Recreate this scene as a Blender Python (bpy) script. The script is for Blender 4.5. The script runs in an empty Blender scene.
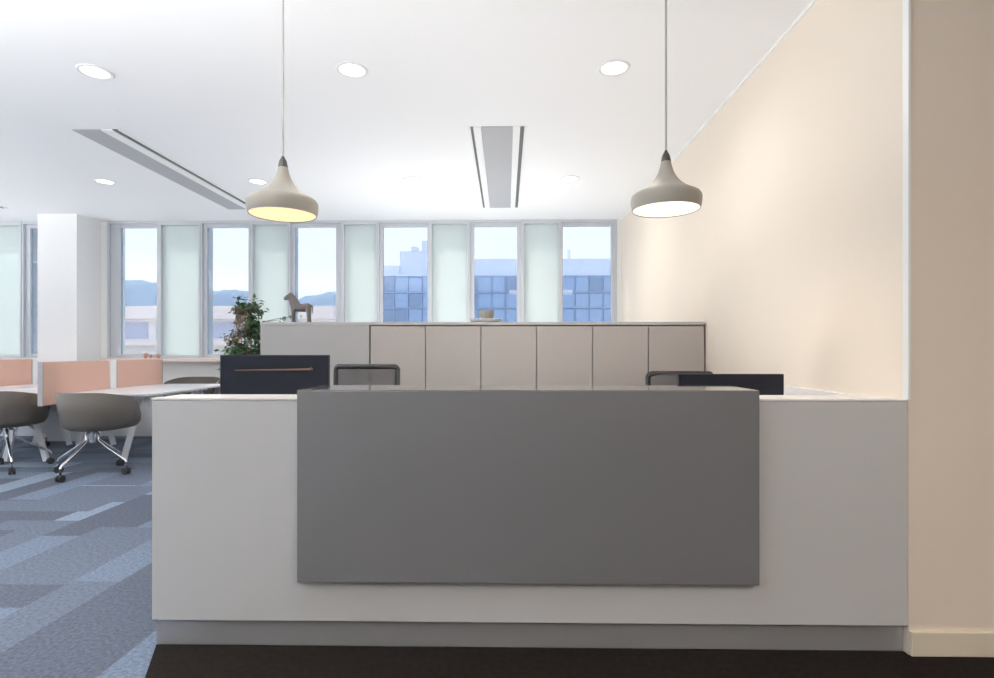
import bpy, bmesh, math, random
from mathutils import Vector, Matrix

# ------------------------------------------------------------------ scene, camera, world, sun, exposure
SC = bpy.context.scene
COL = SC.collection
random.seed(7)
R = math.radians
PI = math.pi

cam_d = bpy.data.cameras.new('camera')
cam = bpy.data.objects.new('camera', cam_d)
COL.objects.link(cam)
cam.location = (0, 0, 1.2)
cam.rotation_euler = (R(90), 0, math.atan(9 / 545))
cam_d.sensor_width = 36.0
cam_d.lens = 545 / 994 * 36.0
cam_d.shift_y = 11 / 994
cam_d.clip_end = 1500
SC.camera = cam

SC.view_settings.view_transform = 'Standard'
SC.view_settings.look = 'None'
SC.view_settings.gamma = 1.0
SC.view_settings.exposure = 0.0
SC.view_settings.use_curve_mapping = False
SC.cycles.use_denoising = True
SC.cycles.max_bounces = 14
SC.cycles.diffuse_bounces = 8
SC.cycles.transparent_max_bounces = 16
SC.cycles.sample_clamp_indirect = 6.0

WORLD_STRENGTH = 7.0
SUN_STRENGTH = 12.0
GLASS_TINT = 0.44   # each pane face; tint put in to dim the bright view outside
DL_W = 30.0         # each recessed downlight

w = bpy.data.worlds.new('sky')
SC.world = w
w.use_nodes = True
nt = w.node_tree
nt.nodes.clear()
n_out = nt.nodes.new('ShaderNodeOutputWorld')
n_bg = nt.nodes.new('ShaderNodeBackground')
n_tc = nt.nodes.new('ShaderNodeTexCoord')
n_sep = nt.nodes.new('ShaderNodeSeparateXYZ')
n_map = nt.nodes.new('ShaderNodeMapRange')
n_map.inputs['From Min'].default_value = -0.3
n_map.inputs['From Max'].default_value = 1.0
n_ramp = nt.nodes.new('ShaderNodeValToRGB')
e = n_ramp.color_ramp.elements
e[0].position = 0.0
e[0].color = (0.82, 0.84, 0.86, 1)
e[1].position = 1.0
e[1].color = (0.55, 0.72, 1.0, 1)
m = e.new(0.23)
m.color = (0.76, 0.79, 0.82, 1)
m = e.new(0.5)
m.color = (0.72, 0.79, 0.87, 1)
n_bg.inputs['Strength'].default_value = WORLD_STRENGTH
nt.links.new(n_tc.outputs['Generated'], n_sep.inputs[0])
nt.links.new(n_sep.outputs['Z'], n_map.inputs['Value'])
nt.links.new(n_map.outputs['Result'], n_ramp.inputs['Fac'])
nt.links.new(n_ramp.outputs['Color'], n_bg.inputs['Color'])
nt.links.new(n_bg.outputs['Background'], n_out.inputs['Surface'])

sun_d = bpy.data.lights.new('sun', 'SUN')
sun_d.energy = SUN_STRENGTH
sun_d.angle = R(0.6)
sun_d.color = (1.0, 0.96, 0.9)
sun = bpy.data.objects.new('sun', sun_d)
COL.objects.link(sun)
sun.location = (-6, 20, 25)
sun.rotation_euler = Vector((0.75, -1.6, -2.23)).to_track_quat('-Z', 'Y').to_euler()

# added unseen fill: upward area lights that brighten the ceiling, no real fittings
FILL_UPLIGHTS = [((-4.0, 0.7, 1.8), (6.4, 0.25), 350), ((-8.3, 2.2, 1.6), (0.3, 5.0), 400), ((-0.6, 6.1, 0.9), (2.6, 1.2), 44), ((0.1, 3.15, 0.78), (1.1, 0.25), 11)]
for (p, sz, en) in FILL_UPLIGHTS:
    ld = bpy.data.lights.new('fill_uplight', 'AREA')
    ld.shape = 'RECTANGLE'
    ld.size, ld.size_y = sz
    ld.energy = en
    lo = bpy.data.objects.new('fill_uplight', ld)
    COL.objects.link(lo)
    lo.location = p
    lo.rotation_euler = (PI, 0, 0)

# added fill lights behind the camera, brightening the desk front and foyer wall
for (p, sz, en, col) in [((1.6, -1.4, 2.95), (3.0, 1.2), 103, (1.0, 0.86, 0.73)), ((-3.0, -1.8, 2.95), (4.0, 1.2), 8, (0.84, 0.92, 1.0))]:
    ld = bpy.data.lights.new('foyer_fill', 'AREA')
    ld.shape = 'RECTANGLE'
    ld.size, ld.size_y = sz
    ld.energy = en
    ld.color = col
    lo = bpy.data.objects.new('foyer_fill', ld)
    COL.objects.link(lo)
    lo.location = p


# ------------------------------------------------------------------ helpers
def lin(c):
    c = c / 255.0
    return c / 12.92 if c <= 0.04045 else ((c + 0.055) / 1.055) ** 2.4


def rgb(r, g, b):
    return (lin(r), lin(g), lin(b), 1.0)


def mat(name, col, rough=0.5, metal=0.0, spec=0.5, var=0.0, scale=20.0, coat=0.0):
    m = bpy.data.materials.new(name)
    m.use_nodes = True
    t = m.node_tree
    b = t.nodes['Principled BSDF']
    b.inputs['Base Color'].default_value = col
    b.inputs['Roughness'].default_value = rough
    b.inputs['Metallic'].default_value = metal
    b.inputs['Specular IOR Level'].default_value = spec
    b.inputs['Coat Weight'].default_value = coat
    if var > 0:
        tc = t.nodes.new('ShaderNodeTexCoord')
        nz = t.nodes.new('ShaderNodeTexNoise')
        nz.inputs['Scale'].default_value = scale
        nz.inputs['Detail'].default_value = 4
        mx = t.nodes.new('ShaderNodeMix')
        mx.data_type = 'RGBA'
        mx.inputs[6].default_value = tuple(v * (1 - var) for v in col[:3]) + (1,)
        mx.inputs[7].default_value = tuple(min(1, v * (1 + var)) for v in col[:3]) + (1,)
        t.links.new(tc.outputs['Object'], nz.inputs['Vector'])
        t.links.new(nz.outputs['Fac'], mx.inputs[0])
        t.links.new(mx.outputs[2], b.inputs['Base Color'])
    return m


def emit_mat(name, col, strength):
    m = bpy.data.materials.new(name)
    m.use_nodes = True
    t = m.node_tree
    t.nodes.clear()
    o = t.nodes.new('ShaderNodeOutputMaterial')
    em = t.nodes.new('ShaderNodeEmission')
    em.inputs['Color'].default_value = col
    em.inputs['Strength'].default_value = strength
    t.links.new(em.outputs[0], o.inputs['Surface'])
    return m


def glass_mat(name, tint, gloss=0.06):
    m = bpy.data.materials.new(name)
    m.use_nodes = True
    t = m.node_tree
    t.nodes.clear()
    o = t.nodes.new('ShaderNodeOutputMaterial')
    tr = t.nodes.new('ShaderNodeBsdfTransparent')
    tr.inputs['Color'].default_value = tint
    gl = t.nodes.new('ShaderNodeBsdfGlossy')
    gl.inputs['Roughness'].default_value = 0.02
    gl.inputs['Color'].default_value = (0.9, 0.95, 0.95, 1)
    mx = t.nodes.new('ShaderNodeMixShader')
    mx.inputs['Fac'].default_value = gloss
    t.links.new(tr.outputs[0], mx.inputs[1])
    t.links.new(gl.outputs[0], mx.inputs[2])
    t.links.new(mx.outputs[0], o.inputs['Surface'])
    return m


def frosted_mat(name, col, trans):
    m = bpy.data.materials.new(name)
    m.use_nodes = True
    t = m.node_tree
    t.nodes.clear()
    o = t.nodes.new('ShaderNodeOutputMaterial')
    df = t.nodes.new('ShaderNodeBsdfPrincipled')
    df.inputs['Base Color'].default_value = col
    df.inputs['Roughness'].default_value = 0.15
    tl = t.nodes.new('ShaderNodeBsdfTranslucent')
    tl.inputs['Color'].default_value = trans
    mx = t.nodes.new('ShaderNodeMixShader')
    mx.inputs['Fac'].default_value = 0.5
    t.links.new(df.outputs[0], mx.inputs[1])
    t.links.new(tl.outputs[0], mx.inputs[2])
    t.links.new(mx.outputs[0], o.inputs['Surface'])
    return m


def mesh_fabric(name, col, see):
    m = bpy.data.materials.new(name)
    m.use_nodes = True
    t = m.node_tree
    b = t.nodes['Principled BSDF']
    o = t.nodes['Material Output']
    b.inputs['Base Color'].default_value = col
    b.inputs['Roughness'].default_value = 0.8
    tr = t.nodes.new('ShaderNodeBsdfTransparent')
    mx = t.nodes.new('ShaderNodeMixShader')
    mx.inputs['Fac'].default_value = see
    t.links.new(b.outputs[0], mx.inputs[1])
    t.links.new(tr.outputs[0], mx.inputs[2])
    t.links.new(mx.outputs[0], o.inputs['Surface'])
    return m


class MB:
    """collects shapes and links them as one mesh object"""

    def __init__(self):
        self.bm = bmesh.new()

    def box(self, x0, y0, z0, x1, y1, z1):
        v = [self.bm.verts.new(p) for p in
             ((x0, y0, z0), (x1, y0, z0), (x1, y1, z0), (x0, y1, z0), (x0, y0, z1), (x1, y0, z1), (x1, y1, z1), (x0, y1, z1))]
        for f in ((3, 2, 1, 0), (4, 5, 6, 7), (0, 1, 5, 4), (1, 2, 6, 5), (2, 3, 7, 6), (3, 0, 4, 7)):
            self.bm.faces.new([v[i] for i in f])
        return self

    def tube(self, pts, rad, n=10, cap=True):
        pts = [Vector(p) for p in pts]
        rads = rad if isinstance(rad, (list, tuple)) else [rad] * len(pts)
        rings = []
        for i, p in enumerate(pts):
            d = (pts[min(i + 1, len(pts) - 1)] - pts[max(i - 1, 0)]).normalized()
            a = d.cross(Vector((0, 0, 1)))
            if a.length < 1e-3:
                a = Vector((1, 0, 0))
            a.normalize()
            b = d.cross(a)
            rings.append([self.bm.verts.new(p + (a * math.cos(2 * PI * k / n) + b * math.sin(2 * PI * k / n)) * rads[i]) for k in range(n)])
        for r0, r1 in zip(rings, rings[1:]):
            for k in range(n):
                self.bm.faces.new((r0[k], r0[(k + 1) % n], r1[(k + 1) % n], r1[k]))
        if cap:
            self.bm.faces.new(rings[0])
            self.bm.faces.new(rings[-1])
        return self

    def bar(self, p0, p1, w, t, up=(0, 0, 1)):
        """a flat bar of width w (across) and thickness t"""
        p0, p1 = Vector(p0), Vector(p1)
        d = (p1 - p0).normalized()
        a = d.cross(Vector(up)).normalized()
        b = d.cross(a).normalized()
        vs = []
        for p in (p0, p1):
            for sa, sb in ((-1, -1), (1, -1), (1, 1), (-1, 1)):
                vs.append(self.bm.verts.new(p + a * sa * w / 2 + b * sb * t / 2))
        for f in ((0, 1, 2, 3), (7, 6, 5, 4), (0, 4, 5, 1), (1, 5, 6, 2), (2, 6, 7, 3), (3, 7, 4, 0)):
            self.bm.faces.new([vs[i] for i in f])
        return self

    def lathe(self, prof, n=32, cx=0, cy=0):
        rings = []
        for r, z in prof:
            if r < 1e-5:
                rings.append([self.bm.verts.new((cx, cy, z))])
            else:
                rings.append([self.bm.verts.new((cx + r * math.cos(2 * PI * k / n), cy + r * math.sin(2 * PI * k / n), z)) for k in range(n)])
        for r0, r1 in zip(rings, rings[1:]):
            for k in range(n):
                a, b = r0[k % len(r0)], r0[(k + 1) % len(r0)]
                c, d = r1[(k + 1) % len(r1)], r1[k % len(r1)]
                q = []
                for v in (a, b, c, d):
                    if v not in q:
                        q.append(v)
                if len(q) > 2:
                    self.bm.faces.new(q)
        return self

    def grid(self, rows, closed=False):
        vs = [[self.bm.verts.new(p) for p in r] for r in rows]
        for a, b in zip(vs, vs[1:]):
            n = len(a)
            for k in range(n if closed else n - 1):
                self.bm.faces.new((a[k], a[(k + 1) % n], b[(k + 1) % n], b[k]))
        return self

    def build(self, name, m, parent=None, smooth=False, bevel=0.0, loc=None, solid=0.0, sub=0):
        bmesh.ops.recalc_face_normals(self.bm, faces=self.bm.faces)
        me = bpy.data.meshes.new(name)
        self.bm.to_mesh(me)
        self.bm.free()
        me.materials.append(m)
        if smooth:
            for p in me.polygons:
                p.use_smooth = True
        o = bpy.data.objects.new(name, me)
        COL.objects.link(o)
        if parent:
            o.parent = parent
        if loc:
            o.location = loc
        if solid:
            s = o.modifiers.new('solid', 'SOLIDIFY')
            s.thickness = solid
            s.offset = 0
        if sub:
            s = o.modifiers.new('sub', 'SUBSURF')
            s.levels = s.render_levels = sub
        if bevel:
            b = o.modifiers.new('bevel', 'BEVEL')
            b.width = bevel
            b.segments = 2
            b.limit_method = 'ANGLE'
        if smooth:
            try:
                me.set_sharp_from_angle(angle=R(40))
            except Exception:
                pass
        return o


def tag(o, label, cat, group=None, kind=None):
    o['label'] = label
    o['category'] = cat
    if group:
        o['group'] = group
    if kind:
        o['kind'] = kind
    return o


def thing(name, label, cat, loc=(0, 0, 0), rz=0.0, group=None):
    o = bpy.data.objects.new(name, None)
    o.empty_display_size = 0.1
    COL.objects.link(o)
    o.location = loc
    o.rotation_euler = (0, 0, rz)
    return tag(o, label, cat, group)


def struct(o, label=None, cat=None):
    o['kind'] = 'structure'
    if label:
        o['label'] = label
        o['category'] = cat
    return o


KIDS = {}


def copy_tree(o, parent=None):
    c = o.copy()
    COL.objects.link(c)
    if parent:
        c.parent = parent
    for ch in list(o.children):
        copy_tree(ch, c)
    return c


def bx(name, m, dims, parent=None, bevel=0.0):
    return MB().box(*dims).build(name, m, parent, bevel=bevel)


# ------------------------------------------------------------------ materials
M = {}
M['ceiling'] = mat('ceiling_paint', (0.90, 0.90, 0.90, 1), 0.9, spec=0.2)
M['cream'] = mat('cream_paint', (0.82, 0.725, 0.615, 1), 0.75, spec=0.3, var=0.015, scale=3)
M['white_wall'] = mat('white_paint', (0.84, 0.84, 0.83, 1), 0.85, spec=0.2)
M['white_trim'] = mat('white_trim', (0.86, 0.86, 0.84, 1), 0.4)
M['cream_trim'] = mat('cream_trim', (0.76, 0.69, 0.55, 1), 0.35)
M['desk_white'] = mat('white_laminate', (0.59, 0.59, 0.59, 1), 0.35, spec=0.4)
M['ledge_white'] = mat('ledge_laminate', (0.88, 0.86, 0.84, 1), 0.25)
M['desk_grey'] = mat('grey_laminate', rgb(115, 115, 116), 0.22, spec=0.4)
M['desk_gloss'] = mat('grey_gloss_top', rgb(115, 115, 116), 0.06, spec=0.6, coat=0.6)
M['steel'] = mat('brushed_steel', (0.50, 0.50, 0.51, 1), 0.42, metal=0.6)
M['cab'] = mat('cabinet_laminate', (0.40, 0.365, 0.34, 1), 0.4, spec=0.4)
M['cab_end'] = mat('cabinet_body', (0.37, 0.36, 0.35, 1), 0.45)
M['cab_top'] = mat('cabinet_top', (0.42, 0.41, 0.40, 1), 0.4)
M['alu'] = mat('grey_aluminium', (0.58, 0.60, 0.63, 1), 0.4, metal=0.1)
M['glass'] = glass_mat('tinted_glass', (GLASS_TINT * 0.97, GLASS_TINT, GLASS_TINT * 1.03, 1), 0.03)
M['frosted'] = frosted_mat('frosted_glass', (0.72, 0.765, 0.745, 1), (0.45, 0.48, 0.465, 1))
M['sill'] = mat('sill_board', (0.70, 0.58, 0.52, 1), 0.4)
M['black_plastic'] = mat('black_plastic', (0.018, 0.018, 0.02, 1), 0.45)
M['monitor'] = mat('navy_black_plastic', (0.009, 0.011, 0.019, 1), 0.45, spec=0.25)
M['bronze_reflection'] = mat('reflection_strip', (0.11, 0.065, 0.05, 1), 0.45, metal=0.6)
M['screen'] = mat('dark_screen', (0.01, 0.01, 0.012, 1), 0.1)
M['chair_mesh'] = mesh_fabric('chair_mesh', (0.06, 0.056, 0.06, 1), 0.16)
M['seat_fabric'] = mat('seat_fabric', (0.03, 0.03, 0.032, 1), 0.9, var=0.1, scale=200)
M['shell'] = mat('taupe_shell', (0.115, 0.103, 0.09, 1), 0.6, var=0.06, scale=60)
M['shell_pale'] = mat('taupe_cushion', (0.30, 0.28, 0.25, 1), 0.8)
M['chrome'] = mat('polished_aluminium', (0.8, 0.8, 0.82, 1), 0.2, metal=1.0)
M['caster'] = mat('black_rubber', (0.015, 0.015, 0.018, 1), 0.5)
M['table'] = mat('white_table', (0.88, 0.88, 0.90, 1), 0.25)
M['table_leg'] = mat('white_metal', (0.85, 0.85, 0.85, 1), 0.35)
M['salmon'] = mat('salmon_felt', (0.68, 0.43, 0.345, 1), 0.9, var=0.04, scale=150)
M['screen_trim'] = mat('screen_edge', (0.45, 0.44, 0.44, 1), 0.45, metal=0.3)
M['shade'] = mat('putty_enamel', (0.38, 0.355, 0.305, 1), 0.55, spec=0.3)
M['shade_in'] = mat('shade_lining', (0.85, 0.78, 0.6, 1), 0.5)
M['cap'] = mat('lamp_cap', (0.09, 0.085, 0.08, 1), 0.35, metal=0.5)
M['cord'] = mat('grey_cord', (0.42, 0.42, 0.40, 1), 0.7)
M['bulb_warm'] = emit_mat('warm_diffuser', (1.0, 0.80, 0.48, 1), 1.25)
M['bulb_white'] = emit_mat('pale_diffuser', (1.0, 0.92, 0.72, 1), 1.6)
M['led'] = emit_mat('downlight_lens', (1.0, 0.98, 0.95, 1), 2.5)
M['ring'] = mat('downlight_ring', (0.78, 0.78, 0.78, 1), 0.4)
M['grille'] = mat('grey_grille', (0.44, 0.44, 0.45, 1), 0.6)
M['slot'] = mat('slot_shade', (0.16, 0.16, 0.16, 1), 0.7)
M['wood_horse'] = mat('weathered_wood', (0.13, 0.115, 0.112, 1), 0.7, var=0.25, scale=25)
M['ceramic'] = mat('taupe_ceramic', (0.27, 0.25, 0.23, 1), 0.5)
M['ceramic_white'] = mat('white_ceramic', (0.85, 0.85, 0.84, 1), 0.25)
M['terracotta'] = mat('terracotta', (0.45, 0.22, 0.16, 1), 0.7)
M['leaf'] = mat('leaf_green', (0.06, 0.14, 0.055, 1), 0.45, var=0.5, scale=9)
M['leaf_pale'] = mat('leaf_pale', (0.48, 0.38, 0.30, 1), 0.6, var=0.3, scale=12)
M['bark'] = mat('bark', (0.14, 0.10, 0.07, 1), 0.9, var=0.3, scale=30)
M['pot'] = mat('pot_grey', (0.25, 0.25, 0.25, 1), 0.6)
M['soil'] = mat('soil', (0.04, 0.03, 0.02, 1), 0.95)


def carpet_mat():
    m = bpy.data.materials.new('blue_grey_carpet_planks')
    m.use_nodes = True
    t = m.node_tree
    N = t.nodes
    L = t.links
    b = N['Principled BSDF']
    b.inputs['Roughness'].default_value = 0.95
    b.inputs['Specular IOR Level'].default_value = 0.15
    tc = N.new('ShaderNodeTexCoord')
    sep = N.new('ShaderNodeSeparateXYZ')
    L.new(tc.outputs['Object'], sep.inputs[0])

    def math_(op, a, b_=None):
        n = N.new('ShaderNodeMath')
        n.operation = op
        for i, v in enumerate((a, b_)):
            if v is None:
                continue
            if isinstance(v, (int, float)):
                n.inputs[i].default_value = v
            else:
                L.new(v, n.inputs[i])
        return n.outputs[0]

    def planks(u, v, wu, wv, seed):
        cu = math_('FLOOR', math_('DIVIDE', u, wu))
        shift = N.new('ShaderNodeTexWhiteNoise')
        shift.noise_dimensions = '2D'
        cb = N.new('ShaderNodeCombineXYZ')
        L.new(cu, cb.inputs[0])
        cb.inputs[1].default_value = seed
        L.new(cb.outputs[0], shift.inputs['Vector'])
        cv = math_('FLOOR', math_('ADD', math_('DIVIDE', v, wv), math_('MULTIPLY', shift.outputs['Value'], 4.0)))
        cb2 = N.new('ShaderNodeCombineXYZ')
        L.new(cu, cb2.inputs[0])
        L.new(cv, cb2.inputs[1])
        cb2.inputs[2].default_value = seed
        wn = N.new('ShaderNodeTexWhiteNoise')
        wn.noise_dimensions = '3D'
        L.new(cb2.outputs[0], wn.inputs['Vector'])
        return wn.outputs['Value']

    a = planks(sep.outputs['X'], sep.outputs['Y'], 0.25, 1.0, 3.1)
    c = planks(sep.outputs['Y'], sep.outputs['X'], 0.25, 0.75, 8.7)
    sel = planks(sep.outputs['X'], sep.outputs['Y'], 0.75, 1.0, 5.3)
    pick = math_('GREATER_THAN', sel, 0.68)
    mx = N.new('ShaderNodeMix')
    mx.data_type = 'FLOAT'
    L.new(pick, mx.inputs[0])
    L.new(a, mx.inputs[2])
    L.new(c, mx.inputs[3])
    ramp = N.new('ShaderNodeValToRGB')
    ramp.color_ramp.interpolation = 'CONSTANT'
    el = ramp.color_ramp.elements
    el[0].position = 0
    el[0].color = (0.093, 0.107, 0.138, 1)
    el[1].position = 0.28
    el[1].color = (0.120, 0.142, 0.186, 1)
    k = el.new(0.58)
    k.color = (0.145, 0.178, 0.238, 1)
    k = el.new(0.86)
    k.color = (0.21, 0.255, 0.325, 1)
    L.new(mx.outputs[0], ramp.inputs['Fac'])
    nz = N.new('ShaderNodeTexNoise')
    nz.inputs['Scale'].default_value = 60
    nz.inputs['Detail'].default_value = 6
    nz.inputs['Roughness'].default_value = 0.7
    L.new(tc.outputs['Object'], nz.inputs['Vector'])
    mr = N.new('ShaderNodeMapRange')
    mr.inputs['From Min'].default_value = 0.3
    mr.inputs['From Max'].default_value = 0.7
    mr.inputs['To Min'].default_value = 0.6
    mr.inputs['To Max'].default_value = 1.4
    L.new(nz.outputs['Fac'], mr.inputs['Value'])
    mul = N.new('ShaderNodeMix')
    mul.data_type = 'RGBA'
    mul.blend_type = 'MULTIPLY'
    mul.inputs[0].default_value = 1.0
    L.new(ramp.outputs['Color'], mul.inputs[6])
    L.new(mr.outputs['Result'], mul.inputs[7])
    L.new(mul.outputs[2], b.inputs['Base Color'])
    return m


M['carpet'] = carpet_mat()
M['dark_carpet'] = mat('dark_brown_carpet', (0.015, 0.012, 0.0105, 1), 1.0, spec=0.1, var=0.55, scale=45)
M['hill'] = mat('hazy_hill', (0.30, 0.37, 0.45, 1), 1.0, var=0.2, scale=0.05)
M['ground_out'] = mat('outside_ground', (0.35, 0.35, 0.34, 1), 1.0, var=0.1, scale=0.2)
M['bounce_white'] = mat('white_bounce_slab', (0.78, 0.78, 0.77, 1), 0.9)
M['bld_white'] = mat('white_render', (0.94, 0.90, 0.87, 1), 0.8)
M['bld_roof'] = mat('pale_pink_roof', (0.95, 0.82, 0.77, 1), 0.8)
M['bld_glass'] = mat('blue_window_glass', (0.55, 0.58, 0.72, 1), 0.3)
M['fac_blue'] = mat('blue_glass_panel', (0.37, 0.50, 0.74, 1), 0.3)
M['fac_deep'] = mat('deep_blue_window', (0.27, 0.37, 0.55, 1), 0.3)
M['fac_light'] = mat('pale_blue_panel', (0.40, 0.53, 0.76, 1), 0.3)
M['fac_line'] = mat('facade_mullion', (0.45, 0.58, 0.78, 1), 0.4)
M['fac_roof'] = mat('pale_parapet', (0.72, 0.77, 0.87, 1), 0.7)  # pale blue cast of the facade materials stands in for outdoor haze

# ------------------------------------------------------------------ room shell
YW = 7.50      # inner plane of the window wall
H = 2.99       # ceiling
XR = 1.580     # right wall
XL = -9.5
YB = -4.0

struct(bx('floor', M['carpet'], (XL, YB, -0.25, 5.0, YW + 0.35, 0.0)))
fe = MB()
outline = [(-1.42, 2.19), (-1.31, 1.95), (-1.31, YB), (5.0, YB), (5.0, 2.19)]
lo_, hi_ = [[fe.bm.verts.new((x, y, z)) for x, y in outline] for z in (0.0, 0.004)]
fe.bm.faces.new(lo_)
fe.bm.faces.new(hi_)
for i in range(5):
    fe.bm.faces.new((lo_[i], lo_[(i + 1) % 5], hi_[(i + 1) % 5], hi_[i]))
struct(fe.build('floor_entrance', M['dark_carpet']))
struct(bx('ceiling', M['ceiling'], (XL, YB, H, 5.0, YW + 0.35, H + 0.25)))
struct(bx('wall_right', M['cream'], (XR, 2.165, 0.0, 5.0, YW + 0.35, H)))
struct(bx('baseboard_right', M['cream_trim'], (XR + 0.001, 2.150, 0.004, 5.0, 2.165, 0.10), bevel=0.004))
struct(bx('trim_1', M['white_trim'], (XR - 0.006, 2.158, 1.006, XR + 0.004, 2.19, H)))
struct(bx('trim_2', M['white_trim'], (XR - 0.012, 2.19, H - 0.018, XR, YW, H)))

# window wall: apron below the sill, the pier by the column
wb = MB().box(XL, YW, 0.0, XR, YW + 0.35, 1.04)
wb.box(1.521, YW, 1.04, XR, YW + 0.35, H)
wb.box(-6.217, YW, 1.04, -5.548, YW + 0.35, H)
struct(wb.build('wall_back', M['white_wall']))
struct(bx('trim_3', M['sill'], (XL, YW - 0.16, 1.04, -6.217, YW + 0.05, 1.085), bevel=0.004))
struct(bx('trim_4', M['sill'], (-5.548, YW - 0.16, 1.04, XR - 0.002, YW + 0.05, 1.085), bevel=0.004))
struct(bx('wall_column', M['white_wall'], (-6.163, 7.07, 0.0, -5.640, YW, H)))
struct(bx('wall_front', M['white_wall'], (XL, YB - 0.2, 0.0, 5.0, YB, H)))
struct(bx('wall_foyer', M['cream'], (5.0, YB, 0.0, 5.2, 2.165, H)))
# structural frame of the side facade, out of the photo to the left
side = MB().box(XL - 0.15, YB, 0, XL, 4.0, H)
for yy in (5.0, 7.8):
    side.box(XL - 0.15, yy, 0, XL, yy + 0.15, H)
sw = struct(side.build('wall_left', M['alu']))
bx('pane', M['glass'], (XL - 0.08, 4.0, 0.02, XL - 0.072, YW, H - 0.02), sw)

# windows: clear panes set back, frosted panes flush
clear = [(-5.548, -5.394, -4.874, -4.814), (-4.239, -4.173, -3.586, -3.532), (-3.005, -2.945, -2.362, -2.261),
         (-1.771, -1.710, -1.088, -1.046), (-0.513, -0.440, 0.151, 0.221), (0.744, 0.782, 1.450, 1.521), (-6.754, -6.669, -6.274, -6.217), (-7.932, -7.875, -7.366, -7.310)]
frost = [(-4.814, -4.239), (-3.532, -3.005), (-2.261, -1.771), (-1.046, -0.513), (0.221, 0.744), (-7.310, -6.754), (-8.572, -7.932)]
ZS, ZH = 1.085, H
wn = 0
for (a, b, c, d) in clear:
    wn += 1
    f = MB()
    f.box(a, YW - 0.01, ZS, a + 0.022, YW + 0.28, ZH)          # outer jambs
    f.box(d - 0.022, YW - 0.01, ZS, d, YW + 0.28, ZH)
    f.box(a + 0.022, YW - 0.01, ZH - 0.03, d - 0.022, YW + 0.28, ZH)
    f.box(a + 0.022, YW + 0.0, ZS, d - 0.022, YW + 0.28, ZS + 0.02)
    fr = f.build('window_%d' % wn, M['alu'], bevel=0.002)
    struct(fr)
    s = MB()
    s.box(a + 0.022, YW + 0.03, ZS + 0.02, b, YW + 0.09, ZH - 0.03)
    s.box(c, YW + 0.03, ZS + 0.02, d - 0.022, YW + 0.09, ZH - 0.03)
    s.box(b, YW + 0.03, ZH - 0.08, c, YW + 0.09, ZH - 0.03)
    s.box(b, YW + 0.03, ZS + 0.02, c, YW + 0.09, ZS + 0.06)
    s.build('sash', M['alu'], fr, bevel=0.003)
    bx('pane', M['glass'], (b, YW + 0.055, ZS + 0.06, c, YW + 0.061, ZH - 0.08), fr)
for (a, d) in frost:
    wn += 1
    f = MB()
    f.box(a, YW - 0.02, ZS, a + 0.025, YW + 0.10, ZH)
    f.box(d - 0.025, YW - 0.02, ZS, d, YW + 0.10, ZH)
    f.box(a + 0.025, YW - 0.02, ZH - 0.055, d - 0.025, YW + 0.10, ZH)
    f.box(a + 0.025, YW - 0.02, ZS, d - 0.025, YW + 0.10, ZS + 0.035)
    fr = f.build('window_%d' % wn, M['alu'], bevel=0.002)
    struct(fr)
    bx('frosted_pane', M['frosted'], (a + 0.025, YW + 0.03, ZS + 0.035, d - 0.025, YW + 0.04, ZH - 0.055), fr)

# ------------------------------------------------------------------ outside
GZ = -9.0
g = bx('ground_outside', M['ground_out'], (-400, YW + 1.5, GZ - 0.2, 300, 420, GZ))
struct(g)
tb = bx('bounce_slab_outside', M['bounce_white'], (-14, YW + 0.36, 0.3, 8, 20, 0.55))  # unseen white slab added to bounce sunlight up to the ceiling
struct(tb)
hb = MB()
rows = []
for j in range(14):
    row = []
    for i in range(160):
        x = -330 + i * 3.4
        prof = 0 if j == 0 else math.sin(min(1, j / 8) * PI / 2)
        top = 38 + 5 * math.sin(x * 0.021 + 1) + 2.5 * math.sin(x * 0.11) + random.uniform(-1.3, 1.3)
        row.append((x, 250 + j * 9, GZ - 0.5 + (top - GZ) * prof))
    rows.append(row)
hb.grid(rows)
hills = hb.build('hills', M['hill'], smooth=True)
struct(hills)

t = thing('apartment_building', 'low white building with pale pink roof edge outside the left windows', 'building', (-16, 30, GZ))
bx('wall', M['bld_white'], (-16, 0, 0, 6.6, 8, 11.9), t)
bx('roof', M['bld_roof'], (-16.4, -0.6, 11.9, 6.65, 8.4, 12.6), t)
bx('balcony_band', M['bld_roof'], (-16.2, -0.8, 10.45, 6.64, 0, 10.7), t)
w0 = bx('window', M['bld_glass'], (-1.25, -0.05, 10.85, 1.25, 0.02, 11.75), t)
w0.location.x = -14.0
for i in range(1, 7):
    c = w0.copy()
    COL.objects.link(c)
    c.location.x = -14.0 + i * 2.95

t = thing('office_block', 'blue glass office block with pale rooftop storey outside the right windows', 'building', (0, 40, GZ))
bx('wall', M['fac_light'], (-9.3, 0.1, 0, 32, 25, 15.65), t)
bx('parapet', M['fac_roof'], (-9.35, 0.0, 15.65, 32, 25, 15.8), t)
bx('penthouse', M['fac_roof'], (-4.6, 1.0, 15.8, 31, 20, 17.05), t)
bx('plant_room', M['fac_roof'], (-8.1, 1.5, 15.8, -4.6, 10, 17.75), t)
bx('low_roof', M['fac_roof'], (-9.3, 1.2, 15.8, -8.1, 10, 16.6), t)
bx('chimney', M['fac_roof'], (-6.4, 1.3, 17.75, -5.75, 2.2, 18.5), t)
bx('vent_stack', M['fac_roof'], (-7.2, 1.3, 17.75, -6.75, 2.2, 18.05), t)
bx('mast', M['fac_roof'], (4.75, 2.0, 17.05, 4.95, 2.3, 17.9), t)
wd = MB().box(-0.45, -0.04, 0, 0.45, 0.06, 0.98).build('window', M['fac_blue'], t)
wd2 = MB().box(-0.45, -0.04, 0, 0.45, 0.06, 0.98).build('window', M['fac_deep'], t)
protos = {}
rf = random.Random(3)
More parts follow.
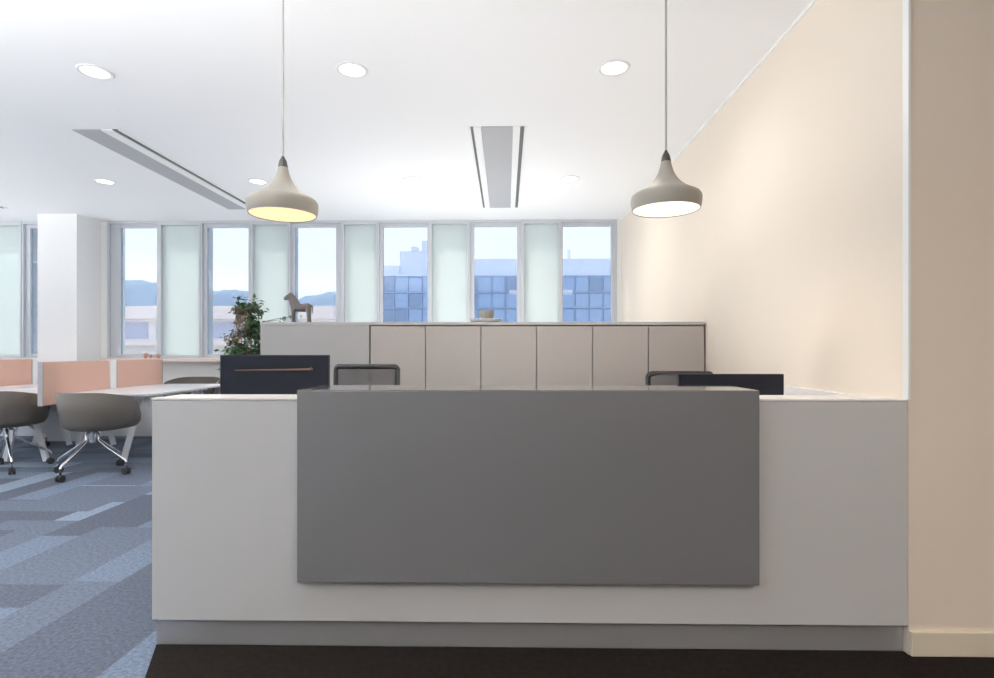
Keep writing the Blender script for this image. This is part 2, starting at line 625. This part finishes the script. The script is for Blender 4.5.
for r in range(3):
    for k in range(19):
        u = rf.random()
        src = wd2 if (u < 0.25 or k == 0) else wd
        o = src if src.name not in protos else src.copy()
        if src.name in protos:
            COL.objects.link(o)
        protos[src.name] = 1
        o.location = (-8.72 + k * 1.02, 0.02, 14.5 - r * 1.15)
for k in range(21):
    bx('mullion', M['fac_line'], (-9.25 + k * 1.02 - 0.025, -0.07, 6, -9.25 + k * 1.02 + 0.025, 0.1, 15.65), t)
for r in range(5):
    bx('transom', M['fac_line'], (-9.3, -0.08, 14.40 - r * 1.15, 12, 0.1, 14.47 - r * 1.15), t)

# ------------------------------------------------------------------ ceiling fittings
def air_slot(cx, y0, y1, label, pw=0.127, slots=((-0.203, 0.021), (0.203, 0.032))):
    t = thing('air_diffuser', label, 'air vent', (cx, y0, H), 0, 'linear air diffusers in the ceiling')
    Ln = y1 - y0
    MB().box(-pw, 0, -0.006, pw, Ln, 0).build('grey_panel', M['grille'], t)
    for c, wd_ in slots:
        sg = 1 if c > 0 else -1
        a, b = sorted((sg * (pw + 0.002), c - sg * (wd_ / 2 + 0.001)))
        MB().box(a, 0, -0.010, b, Ln, 0).build('white_rail', M['white_trim'], t)
        a, b = sorted((c + sg * (wd_ / 2 + 0.001), c + sg * (wd_ / 2 + 0.02)))
        MB().box(a, 0, -0.008, b, Ln, 0).build('white_rail', M['white_trim'], t)
        MB().box(c - wd_ / 2, 0, -0.003, c + wd_ / 2, Ln, 0).build('slot', M['slot'], t)  # flat dark strip stands in for the shade inside the slot
    return t


air_slot(-0.072, 4.361, 6.839, 'grey linear air vent in the ceiling between the two pendant lamps')
air_slot(-3.404, 4.366, 6.858, 'grey linear air vent running towards the left pendant lamp', 0.116, ((0.234, 0.047),))
air_slot(-6.547, 4.361, 6.764, 'grey air vent at the left edge of the photo above the column', 0.116, ((0.234, 0.047),))

proto = None
spots = [(-2.643, 3.462, 'round recessed downlight at upper left, in front of the long air vent'),
         (-0.983, 3.465, 'round recessed downlight in the near row just right of the left pendant cord'),
         (0.685, 3.468, 'round recessed downlight in the near row just left of the right pendant cord'),
         (-4.258, 5.718, 'small far downlight left of the long air vent above the column'),
         (-2.633, 5.744, 'small far downlight half hidden behind the left pendant shade'),
         (-0.976, 5.704, 'small far downlight between the left pendant and the middle air vent'),
         (0.668, 5.698, 'small far downlight between the middle air vent and the right pendant')]
for (x, y, lab) in spots:
    if proto is None:
        t = proto = thing('downlight', lab, 'ceiling light', (x, y, H), 0, 'recessed ceiling downlights')
        MB().lathe([(0.079, 0.0), (0.081, -0.006), (0.094, -0.008), (0.100, -0.004), (0.101, 0.0)], 36).build('trim_ring', M['ring'], t, smooth=True)
        MB().lathe([(0.0, -0.0035), (0.080, -0.003), (0.080, -0.0005), (0, -0.0005)], 36).build('lens', M['led'], t)
        ld = bpy.data.lights.new('downlight_glow', 'SPOT')
        ld.energy = DL_W
        ld.spot_size = R(172)
        ld.spot_blend = 1.0
        ld.shadow_soft_size = 0.03
        ld.color = (1.0, 0.95, 0.89)
        lo = bpy.data.objects.new('downlight_glow', ld)
        COL.objects.link(lo)
        lo.parent = t
        lo.location = (0, 0, -0.04)
    else:
        t = copy_tree(proto)
        t.location = (x, y, H)
        t['label'] = lab


def pendant(x, y, zr, label, bulb, energy, col):
    t = thing('pendant_lamp', label, 'pendant lamp', (x, y, zr), 0, 'bell shaped pendant lamps over the desk')
    prof = [(0.016, 0.245), (0.021, 0.226), (0.026, 0.200), (0.035, 0.172), (0.049, 0.146), (0.068, 0.122), (0.092, 0.102), (0.118, 0.087), (0.138, 0.077),
            (0.149, 0.070), (0.1555, 0.060), (0.157, 0.048), (0.156, 0.030), (0.152, 0.008), (0.149, 0.0), (0.146, 0.002), (0.148, 0.02), (0.149, 0.045),
            (0.140, 0.062), (0.10, 0.088), (0.05, 0.13), (0.02, 0.19)]
    MB().lathe(prof, 48).build('shade', M['shade'], t, smooth=True)
    MB().lathe([(0, 0.272), (0.006, 0.272), (0.010, 0.262), (0.017, 0.250), (0.0225, 0.222), (0.0215, 0.216), (0, 0.216)], 24).build('cap', M['cap'], t, smooth=True)
    MB().lathe([(0.0, 0.0035), (0.1455, 0.0035), (0.1455, 0.008), (0.0, 0.008)], 40).build('diffuser', bulb, t)
    MB().tube([(0, 0, 0.27), (0, 0, H - zr - 0.02)], 0.005, 8).build('cord', M['cord'], t)
    MB().lathe([(0, H - zr - 0.025), (0.045, H - zr - 0.025), (0.05, H - zr - 0.018), (0.05, H - zr), (0, H - zr)], 24).build('ceiling_rose', M['white_trim'], t, smooth=True)
    ld = bpy.data.lights.new('pendant_glow', 'SPOT')
    ld.energy = energy
    ld.spot_size = R(165)
    ld.spot_blend = 0.5
    ld.shadow_soft_size = 0.01
    ld.color = col
    lo = bpy.data.objects.new('pendant_glow', ld)
    COL.objects.link(lo)
    lo.parent = t
    lo.location = (0, 0, 0.0)
    return t


pendant(-1.03, 2.5, 1.822, 'putty bell pendant lamp on the left, warm yellow glow inside', M['bulb_warm'], 6, (1.0, 0.8, 0.55))
pendant(0.73, 2.5, 1.838, 'putty bell pendant lamp on the right, beside the cream wall', M['bulb_white'], 7, (1.0, 0.8, 0.55))

# ------------------------------------------------------------------ reception desk
t = thing('reception_desk', 'white reception desk with grey front panel and steel plinth', 'reception desk', (0, 2.17, 0))
DX0, DX1 = -1.425, XR - 0.001
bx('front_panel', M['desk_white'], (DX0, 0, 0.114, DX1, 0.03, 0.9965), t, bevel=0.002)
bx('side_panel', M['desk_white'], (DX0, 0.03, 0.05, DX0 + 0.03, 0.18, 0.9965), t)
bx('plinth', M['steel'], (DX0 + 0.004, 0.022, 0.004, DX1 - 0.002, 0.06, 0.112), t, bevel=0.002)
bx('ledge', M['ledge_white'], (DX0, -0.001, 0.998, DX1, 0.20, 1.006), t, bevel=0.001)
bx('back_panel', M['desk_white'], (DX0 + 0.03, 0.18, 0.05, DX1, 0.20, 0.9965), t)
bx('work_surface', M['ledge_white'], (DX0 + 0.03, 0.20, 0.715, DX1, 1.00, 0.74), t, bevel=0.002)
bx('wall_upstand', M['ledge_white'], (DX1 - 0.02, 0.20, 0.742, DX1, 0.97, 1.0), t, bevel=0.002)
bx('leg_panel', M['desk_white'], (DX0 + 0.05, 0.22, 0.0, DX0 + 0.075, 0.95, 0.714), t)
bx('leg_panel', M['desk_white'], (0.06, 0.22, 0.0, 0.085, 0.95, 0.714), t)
gp = bx('grey_panel', M['desk_grey'], (-0.822, -0.042, 0.287, 0.983, -0.003, 1.040), t, bevel=0.003)
bx('grey_counter', M['desk_gloss'], (-0.822, -0.040, 1.0405, 0.983, 0.26, 1.043), t, bevel=0.001)
bx('counter_riser', M['desk_grey'], (-0.81, -0.002, 1.0065, 0.97, 0.25, 1.040), t)


def monitor(x, y, w, z0, z1, label, tilt=0.0, strip=True):
    t = thing('monitor', label, 'monitor', (x, y, 0.74))
    a, b = z0 - 0.74, z1 - 0.74
    bx('shell', M['monitor'], (-w / 2, -0.012, a, w / 2, 0.018, b), t, bevel=0.004)
    bx('bezel_screen', M['screen'], (-w / 2 + 0.01, 0.018, a + 0.02, w / 2 - 0.01, 0.020, b - 0.01), t)
    mb = MB()
    mb.box(-0.10, -0.026, a + 0.01, 0.10, -0.012, a + 0.10)
    mb.build('rear_housing', M['monitor'], t, bevel=0.006)
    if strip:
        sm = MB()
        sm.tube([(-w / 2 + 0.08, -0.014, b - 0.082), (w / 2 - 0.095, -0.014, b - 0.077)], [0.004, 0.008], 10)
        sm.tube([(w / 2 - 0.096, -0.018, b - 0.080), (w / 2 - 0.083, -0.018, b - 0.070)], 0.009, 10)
        sm.build('rear_reflection', M['bronze_reflection'], t, smooth=True)  # orange reflection along the back groove, modelled as a bronze-coloured rail
    mb = MB()
    mb.box(-0.03, -0.046, 0.01, 0.03, -0.026, a + 0.09)
    mb.build('stand_neck', M['black_plastic'], t, bevel=0.004)
    MB().lathe([(0, 0.0), (0.11, 0.0), (0.11, 0.008), (0.10, 0.012), (0, 0.012)], 32, 0, -0.04).build('stand_base', M['black_plastic'], t, smooth=True)
    return t


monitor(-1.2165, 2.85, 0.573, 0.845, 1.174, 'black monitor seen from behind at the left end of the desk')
monitor(1.165, 2.85, 0.542, 0.765, 1.076, 'low black monitor seen from behind at the right end by the cream wall', strip=False)


# task chairs behind the desk
def rounded_rect(w, h, r, n=6):
    pts = []
    for (cx, cz, a0) in ((w / 2 - r, h - r, 0), (-w / 2 + r, h - r, 90), (-w / 2 + r, r, 180), (w / 2 - r, r, 270)):
        for k in range(n + 1):
            a = R(a0 + 90 * k / n)
            pts.append((cx + r * math.cos(a), cz + r * math.sin(a)))
    return pts


def task_chair(x, y, rz, top, label, w=0.42, arch=0.0):
    t = thing('task_chair', label, 'office chair', (x, y, 0), rz, 'mesh back task chairs behind the desk')
    zb, h = top - 0.55, 0.55
    pts = rounded_rect(w, h, 0.022)

    def place(px, pz):
        bow = 0.06 * (1 - (2 * px / w) ** 2)
        return (px, -0.25 - bow + 0.03 * (pz / h), zb + pz - arch * (2 * px / w) ** 2 * (pz / h))
    loop = [place(*p) for p in pts]
    f = MB()
    n = 10
    rings = []
    for i, p in enumerate(loop):
        p = Vector(p)
        d = (Vector(loop[(i + 1) % len(loop)]) - Vector(loop[i - 1])).normalized()
        nrm = Vector((0, 1, 0))
        a = d.cross(nrm).normalized()
        rings.append([p + a * 0.017 * math.cos(2 * PI * k / n) + nrm * 0.014 * math.sin(2 * PI * k / n) for k in range(n)])
    rings.append(rings[0])
    f.grid([r for r in rings], closed=True)
    f.build('back_frame', M['black_plastic'], t, smooth=True)
    rows = []
    for j in range(9):
        z = 0.015 + (h - 0.03) * j / 8
        rows.append([place((-w / 2 + 0.012) + (w - 0.024) * i / 12, z) for i in range(13)])
    MB().grid(rows).build('back_mesh', M['chair_mesh'], t, smooth=True)
    rows = []
    for j in range(9):
        v = -1 + 2 * j / 8
        rows.append([(0.24 * u * math.sqrt(1 - 0.35 * v * v), 0.02 + 0.24 * v * math.sqrt(1 - 0.35 * u * u), 0.47 + 0.012 * (u * u + v * v)) for u in [-1 + 2 * i / 8 for i in range(9)]])
    MB().grid(rows).build('seat', M['seat_fabric'], t, smooth=True, solid=0.06)
    MB().tube([(0, -0.10, 0.42), (0, -0.27, 0.42), (0, -0.33, 0.50), (0, -0.325, zb + 0.25)], [0.02, 0.02, 0.02, 0.015], 10).build('back_bracket', M['black_plastic'], t, smooth=True)
    for s in (-1, 1):
        MB().tube([(s * 0.18, 0.0, 0.43), (s * 0.30, 0.0, 0.44), (s * 0.30, 0.0, 0.63)], 0.016, 10).build('arm_post', M['black_plastic'], t, smooth=True)
        bx('arm_pad', M['black_plastic'], (s * 0.30 - 0.04, -0.13, 0.63, s * 0.30 + 0.04, 0.13, 0.66), t, bevel=0.012)
    MB().tube([(0, 0, 0.10), (0, 0, 0.25), (0, 0, 0.25), (0, 0, 0.44)], [0.03, 0.03, 0.02, 0.02], 14).build('gas_column', M['black_plastic'], t, smooth=True)
    for k in range(5):
        a = R(90 + 72 * k)
        cx, sx = math.cos(a), math.sin(a)
        lg = MB().tube([(0.02 * cx, 0.02 * sx, 0.12), (0.31 * cx, 0.31 * sx, 0.085)], [0.026, 0.015], 8).build('leg', M['black_plastic'], t, smooth=True)
        c = MB()
        c.tube([(0.31 * cx - 0.02 * sx, 0.31 * sx + 0.02 * cx, 0.03), (0.31 * cx + 0.02 * sx, 0.31 * sx - 0.02 * cx, 0.03)], 0.03, 14)
        c.tube([(0.31 * cx, 0.31 * sx, 0.04), (0.31 * cx, 0.31 * sx, 0.09)], 0.008, 8)
        c.build('caster', M['caster'], lg, smooth=True)
    return t


task_chair(-0.905, 3.75, 0.0, 1.092, 'black mesh back office chair beside the left monitor', 0.40)
task_chair(1.12, 3.75, 0.0, 1.068, 'black mesh back office chair half hidden behind the right monitor', 0.41, 0.025)

# ------------------------------------------------------------------ storage wall
CY = 4.33
edges = [-1.083, -0.6413, -0.1993, 0.2427, 0.6847, 1.1267]
labs = ['taupe cupboard second from the left, next to the double width cupboard', 'taupe cupboard third from the left end of the row',
        'taupe cupboard right behind the small bowl on the cabinet top', 'taupe cupboard fourth from the cream wall end of the row, right of the bowl',
        'taupe cupboard second from the cream wall, behind the right chair', 'taupe cupboard at the right end against the cream wall']
labs[2] = 'taupe cupboard in the middle of the row, its left edge under the small bowl'
labs[3] = 'taupe cupboard third from the cream wall end of the row'
t = thing('storage_cabinet', 'double width plain grey cupboard at the left end of the row', 'cabinet', (-1.965, CY, 0), 0, 'row of storage cupboards behind the desk')
bx('body', M['cab_end'], (0, 0.02, 0.0, 0.876, 0.46, 1.395), t)
bx('door', M['cab_end'], (0.001, -0.004, 0.08, 0.874, 0.018, 1.398), t, bevel=0.002)
protoC = None
cw = 0.4415
for i in range(6):
    if protoC is None:
        c = protoC = thing('storage_cabinet', labs[i], 'cabinet', (edges[i], CY, 0), 0, 'row of storage cupboards behind the desk')
        bx('body', M['cab_end'], (0.0005, 0.02, 0.0, cw - 0.001, 0.46, 1.395), c)
        bx('door', M['cab'], (0.0035, 0.0, 0.08, cw - 0.0035, 0.018, 1.388), c, bevel=0.0015)
    else:
        c = copy_tree(protoC)
        c.location = (edges[i], CY, 0)
        c['label'] = labs[i]
tp = bx('cabinet_top', M['cab_top'], (-1.967, CY - 0.006, 1.3985, 1.571, CY + 0.47, 1.423), bevel=0.0015)
tag(tp, 'thin grey top running over the whole row of cupboards', 'worktop')

# horse figurine on the cabinet top
hs = thing('horse_figurine', 'small weathered wooden horse standing on the cupboards, facing left', 'figurine', (-1.715, 4.50, 1.4235))
hs.scale = (1.0, 1.0, 1.13)


def skin_obj(name, verts, es, rads, m, parent, sub=2):
    me = bpy.data.meshes.new(name)
    me.from_pydata(verts, es, [])
    o = bpy.data.objects.new(name, me)
    COL.objects.link(o)
    o.parent = parent
    me.materials.append(m)
    sk = o.modifiers.new('skin', 'SKIN')
    if not me.skin_vertices:
        me.attributes.new('dummy', 'FLOAT', 'POINT')
    for i, r in enumerate(rads):
        sv = me.skin_vertices[0].data[i]
        sv.radius = (r, r) if isinstance(r, (int, float)) else r
    me.skin_vertices[0].data[0].use_root = True
    s = o.modifiers.new('sub', 'SUBSURF')
    s.levels = s.render_levels = sub
    return o


def box_skin(name, chain_list, m, parent, sub=2):
    """each chain: list of (point, rx, ry) elliptical sections swept into one closed tube; all in one mesh"""
    mb = MB()
    for ch in chain_list:
        rows = []
        n = 14
        for i, (p, ra, rb) in enumerate(ch):
            p = Vector(p)
            d = (Vector(ch[min(i + 1, len(ch) - 1)][0]) - Vector(ch[max(i - 1, 0)][0])).normalized()
            a = Vector((0, 1, 0))
            b = d.cross(a).normalized()
            rows.append([p + a * ra * math.cos(2 * PI * k / n) + b * rb * math.sin(2 * PI * k / n) for k in range(n)])
        vs = [[mb.bm.verts.new(q) for q in r] for r in rows]
        for r0, r1 in zip(vs, vs[1:]):
            for k in range(n):
                mb.bm.faces.new((r0[k], r0[(k + 1) % n], r1[(k + 1) % n], r1[k]))
        mb.bm.faces.new(vs[0])
        mb.bm.faces.new(vs[-1])
    o = mb.build(name, m, parent, smooth=True)
    rm = o.modifiers.new('union', 'REMESH')
    rm.mode = 'VOXEL'
    rm.voxel_size = 0.0045
    sm = o.modifiers.new('smooth', 'SMOOTH')
    sm.iterations = 3
    return o


body = [
    [((0.092, 0, 0.118), 0.012, 0.018), ((0.080, 0, 0.118), 0.026, 0.031), ((0.045, 0, 0.113), 0.030, 0.031), ((0.0, 0, 0.112), 0.029, 0.030),
     ((-0.035, 0, 0.117), 0.029, 0.034), ((-0.058, 0, 0.124), 0.022, 0.030), ((-0.068, 0, 0.128), 0.010, 0.014)],
    [((-0.028, 0, 0.120), 0.028, 0.044), ((-0.048, 0, 0.155), 0.023, 0.038), ((-0.066, 0, 0.188), 0.019, 0.030), ((-0.076, 0, 0.214), 0.015, 0.018)],
    [((-0.060, 0, 0.210), 0.012, 0.014), ((-0.075, 0, 0.203), 0.018, 0.022), ((-0.100, 0, 0.190), 0.016, 0.018), ((-0.122, 0, 0.180), 0.013, 0.015), ((-0.130, 0, 0.176), 0.007, 0.009)],
]
for s in (-1, 1):
    body.append([((-0.050, s * 0.015, 0.110), 0.013, 0.015), ((-0.050, s * 0.017, 0.06), 0.011, 0.012), ((-0.050, s * 0.017, 0.012), 0.009, 0.010), ((-0.051, s * 0.017, 0.0), 0.011, 0.012)])
    body.append([((0.072, s * 0.015, 0.110), 0.014, 0.020), ((0.078, s * 0.018, 0.07), 0.012, 0.013), ((0.080, s * 0.018, 0.015), 0.010, 0.011), ((0.080, s * 0.018, 0.0), 0.012, 0.013)])
    body.append([((-0.072, s * 0.009, 0.210), 0.006, 0.007), ((-0.073, s * 0.011, 0.226), 0.003, 0.004), ((-0.073, s * 0.011, 0.231), 0.001, 0.001)])
box_skin('body', body, M['wood_horse'], hs)
MB().tube([(0.092, 0, 0.135), (0.106, 0, 0.12), (0.108, 0, 0.07)], [0.007, 0.009, 0.004], 8).build('tail', M['wood_horse'], hs, smooth=True)

# dish and bowl
d = MB().lathe([(0, 0.0), (0.07, 0.0), (0.12, 0.012), (0.135, 0.03), (0.130, 0.031), (0.115, 0.018), (0.06, 0.008), (0, 0.008)], 36).build('dish', M['ceramic_white'], smooth=True, loc=(-0.165, 4.50, 1.4235))
tag(d, 'shallow white dish on the cupboard top holding the taupe bowl', 'dish')
d = MB().lathe([(0, 0.0), (0.035, 0.0), (0.048, 0.012), (0.060, 0.05), (0.065, 0.092), (0.060, 0.093), (0.054, 0.05), (0.04, 0.016), (0, 0.014)], 32).build('bowl', M['ceramic'], smooth=True, loc=(-0.162, 4.50, 1.4325))
tag(d, 'small taupe bowl in the white dish on the cupboard top', 'bowl')

# ornaments on the window sill
for (x, h, lab) in ((-5.25, 0.070, 'tallest terracotta pot on the sill below the leftmost tall window'), (-5.185, 0.05, 'squat middle terracotta pot on the sill beside the frosted pane'), (-5.06, 0.056, 'terracotta pot standing apart on the right of the three on the sill')):
    k = 0.024
    o = MB().lathe([(0, 0), (k * 0.7, 0), (k, h * 0.6), (k * 0.95, h), (k * 0.75, h), (k * 0.7, h * 0.6), (0, h * 0.2)], 18).build('ornament_pot', M['terracotta'], smooth=True, loc=(x * 0.942, 7.40, 1.0855))
    tag(o, lab, 'ornament', 'small pots on the window sill')

# ------------------------------------------------------------------ plant left of the cupboards
pl = thing('potted_tree', 'leafy green potted tree beside the left end of the cupboards', 'plant', (-2.215, 4.62, 0))
MB().lathe([(0, 0), (0.14, 0), (0.17, 0.34), (0.175, 0.36), (0.16, 0.36), (0.155, 0.31), (0, 0.31)], 36).build('pot', M['pot'], pl, smooth=True)
MB().lathe([(0, 0.315), (0.154, 0.312)], 30).build('soil', M['soil'], pl)
rnd = random.Random(11)
tr = MB()
stems = []
for k in range(5):
    a = R(72 * k + 20)
    pts = [Vector((0.04 * math.cos(a), 0.04 * math.sin(a), 0.30))]
    for j in range(1, 8):
        pts.append(pts[-1] + Vector((0.009 * math.cos(a) + rnd.uniform(-.014, .014), 0.009 * math.sin(a) + rnd.uniform(-.014, .014), 0.178)))
    tr.tube(pts, [0.011 - 0.0012 * i for i in range(len(pts))], 7)
    stems.append(pts)


def crown_radius(z):
    if z < 1.08:
        return 0.225 * max(0.35, (z - 0.72) / 0.36)
    return 0.225 - 0.15 * ((z - 1.08) / 0.57) ** 1.2


twigs = []
for _ in range(260):
    z = rnd.uniform(0.85, 1.60)
    st = rnd.choice(stems)
    q = min(st, key=lambda p: abs(p.z - z)) + Vector((0, 0, -0.02))
    b = rnd.uniform(0, 2 * PI)
    l = crown_radius(z) * rnd.uniform(0.45, 1.0)
    e2 = Vector((math.cos(b) * l + 0.03 * (z - 1.1), math.sin(b) * l, z + rnd.uniform(-0.02, 0.05)))
    twigs.append((q, e2))
twigs += [(Vector((0.05, -0.02, 1.40)), Vector((0.30, 0.13, 1.475))), (Vector((0.06, 0, 1.42)), Vector((0.38, 0.17, 1.50)))]
for (q, e2) in twigs:
    tr.tube([q, (q + e2) / 2 + Vector((0, 0, 0.012)), e2], [0.003, 0.0022, 0.001], 4)
tr.build('trunk', M['bark'], pl, smooth=True)


def leaves(sel, size, per, seed):
    mb = MB()
    rn = random.Random(seed)
    for (p, q) in sel:
        for _ in range(per):
            c = p.lerp(q, rn.uniform(0.45, 1.05)) + Vector((rn.gauss(0, .012), rn.gauss(0, .012), rn.gauss(0, .012)))
            d = ((q - p).normalized() * 0.6 + Vector((rn.uniform(-1, 1), rn.uniform(-1, 1), rn.uniform(-.9, .5)))).normalized()
            s = d.cross(Vector((rn.uniform(-.4, .4), rn.uniform(-.4, .4), 1)))
            if s.length < 0.05:
                continue
            s.normalize()
            up = s.cross(d)
            L = size * rn.uniform(.7, 1.25)
            hw = L * 0.25
            if c.z < 1.44 and max(c.x, c.x + d.x * L) > 0.235:
                continue
            v = [mb.bm.verts.new(x) for x in (c, c + d * L * .4 + s * hw + up * .004, c + d * L - up * L * .15, c + d * L * .4 - s * hw + up * .004)]
            mid = mb.bm.verts.new(c + d * L * .45 - up * .005)
            for i in range(4):
                mb.bm.faces.new((v[i], v[(i + 1) % 4], mid))
    return mb


pale = [t_ for i, t_ in enumerate(twigs) if t_[1].x < 0.04 and t_[1].y < 0.05 and 1.28 < t_[1].z < 1.56 and i % 3 != 0]
green = [t_ for t_ in twigs if t_ not in pale]
leaves(green, 0.050, 8, 1).build('foliage', M['leaf'], pl)
o = leaves(pale, 0.042, 8, 2).build('pale_foliage', M['leaf_pale'], pl)
o['label'] = 'pale dry looking leaves'

# ------------------------------------------------------------------ work tables at the left
def table(cx, w, y0, y1, label):
    t = thing('work_table', label, 'table', (cx, (y0 + y1) / 2, 0), 0, 'white work tables')
    L = (y1 - y0) / 2
    bx('table_top', M['table'], (-w / 2, -L, 0.735, w / 2, L, 0.76), t, bevel=0.004)
    for s in (-1, 1):
        bx('beam', M['table_leg'], (s * (w / 2 - 0.26) - 0.03, -L + 0.12, 0.69, s * (w / 2 - 0.26) + 0.03, L - 0.12, 0.733), t)
        for e_ in (-1, 1):
            yy = e_ * (L - 0.30)
            for q in (-1, 1):
                ax = s * (w / 2 - 0.26)
                MB().bar((ax + q * 0.03, yy, 0.70), (ax + q * 0.225, yy, 0.012), 0.055, 0.028, up=(0, 1, 0)).build('leg', M['table_leg'], t)
    return t


table(-4.5, 1.80, 5.45, 7.05, 'white work table nearest the desk, under the long salmon screens')
table(-6.34, 1.80, 5.45, 7.05, 'white work table at the left edge, behind the leftmost tub chair')


def desk_screen(x, y0, y1, zt, label, post=None):
    t = thing('desk_screen', label, 'desk divider', (x, y0, 0), 0, 'salmon desk screens')
    L = y1 - y0
    bx('panel', M['salmon'], (-0.02, 0.012, 0.765, 0.02, L - 0.012, zt), t, bevel=0.004)
    bx('edge_trim', M['screen_trim'], (-0.022, 0, 0.765, 0.022, 0.011, zt + 0.002), t)
    bx('edge_trim', M['screen_trim'], (-0.022, L - 0.011, 0.765, 0.022, L, zt + 0.002), t)
    if post:
        bx('post', M['table_leg'], (-0.025, L + 0.005, 0.762, 0.025, L + 0.1, zt + 0.005), t)
    return t


def hung_screen(x, y0, y1, zt, label):
    """first screen: its near end hangs in front of the table edge"""
    t = thing('desk_screen', label, 'desk divider', (x, y0, 0), 0, 'salmon desk screens')
    L = y1 - y0
    mb = MB()
    mb.box(-0.02, 0.012, 0.66, 0.02, 5.448 - y0, zt)
    mb.box(-0.02, 5.448 - y0, 0.765, 0.02, L - 0.012, zt)
    mb.build('panel', M['salmon'], t)
    bx('edge_trim', M['screen_trim'], (-0.024, 0, 0.655, 0.024, 0.011, zt + 0.002), t)
    bx('post', M['table_leg'], (-0.025, L + 0.005, 0.762, 0.025, L + 0.1, zt + 0.005), t)
    return t


hung_screen(-4.5, 5.19, 6.09, 1.083, 'nearest salmon desk screen, its grey end facing the camera')
desk_screen(-4.5, 6.20, 7.04, 1.083, 'salmon desk screen behind the near one, right of the white post')
desk_screen(-6.1, 5.6, 6.90, 1.083, 'salmon desk screen at the left edge of the photo', True)
desk_screen(-6.28, 6.45, 7.04, 1.083, 'short salmon desk screen between the left white post and the column')


# tub chairs
def tub_chair(x, y, face, legrot, label, dz=0.0, ox=0.0):
    t = thing('tub_chair', label, 'chair', (x, y, 0), 0, 'taupe tub chairs on castors')

    def rim(th):
        # th = 0 at the front
        a = abs(((th + PI) % (2 * PI)) - PI)
        k = min(1, max(0, (a - R(28)) / R(62)))
        k = k * k * (3 - 2 * k)
        k2 = min(1, max(0, (a - R(70)) / R(80)))
        return 0.47 + 0.28 * k + 0.055 * k2 * k2 * (3 - 2 * k2)
    n = 48
    rows = []
    prof = [(0.03, 0.0), (0.12, 0.003), (0.19, 0.015), (0.235, 0.045), (0.262, 0.10), (0.285, 0.2), (0.305, 0.55), (0.318, 1.0)]
    zb = 0.44
    for r, v in prof:
        row = []
        for k in range(n):
            th = 2 * PI * k / n
            z = zb + (rim(th) - zb) * v
            rr = r * (1.0 + 0.05 * math.cos(th) ** 2)
            row.append((ox + rr * math.cos(th + face), rr * math.sin(th + face), z + dz))
        rows.append(row)
    MB().grid(rows, closed=True).build('shell', M['shell'], t, smooth=True, solid=0.022)
    c = MB().lathe([(0, 0.50 + dz), (0.18, 0.50 + dz), (0.235, 0.49 + dz), (0.245, 0.475 + dz), (0.23, 0.466 + dz), (0, 0.462 + dz)], 36, ox, 0).build('seat_cushion', M['shell_pale'], t, smooth=True)
    MB().tube([(0, 0, 0.30), (0, 0, 0.43 + dz)], 0.026, 14).build('column', M['chrome'], t, smooth=True)
    for k in range(4):
        a = legrot + k * PI / 2
        ca, sa = math.cos(a), math.sin(a)

        def P(r, z):
            return (r * ca, r * sa, z)
        lg = MB()
        lg.tube([P(0.0, 0.40), P(0.05, 0.40), P(0.065, 0.385), P(0.065, 0.34), P(0.08, 0.315), P(0.16, 0.255), P(0.30, 0.165), P(0.34, 0.14), P(0.352, 0.12), P(0.352, 0.07)],
                [0.013, 0.013, 0.013, 0.013, 0.014, 0.015, 0.014, 0.013, 0.012, 0.011], 10)
        lg = lg.build('leg', M['chrome'], t, smooth=True)
        w_ = MB()
        w_.tube([(0.352 * ca - 0.024 * sa, 0.352 * sa + 0.024 * ca, 0.032), (0.352 * ca - 0.006 * sa, 0.352 * sa + 0.006 * ca, 0.032)], 0.032, 16)
        w_.tube([(0.352 * ca + 0.006 * sa, 0.352 * sa - 0.006 * ca, 0.032), (0.352 * ca + 0.024 * sa, 0.352 * sa - 0.024 * ca, 0.032)], 0.032, 16)
        w_.tube([P(0.352, 0.03), P(0.352, 0.08)], 0.010, 8)
        w_.build('caster', M['caster'], lg, smooth=True)
    return t


tub_chair(-4.02, 5.23, R(84), R(-4), 'taupe tub chair at the near end of the table, beside the screen end', 0, 0.075)
tub_chair(-5.03, 5.40, R(95), R(-40), 'taupe tub chair cut off by the left edge of the photo')
tub_chair(-4.10, 7.06, R(-80), R(40), 'tub chair at the window end of the table, only its curved back showing', 0.03)
tub_chair(-6.06, 6.66, R(-90), R(2), 'tub chair beneath the far table, its chrome legs showing between the near chairs', -0.125)
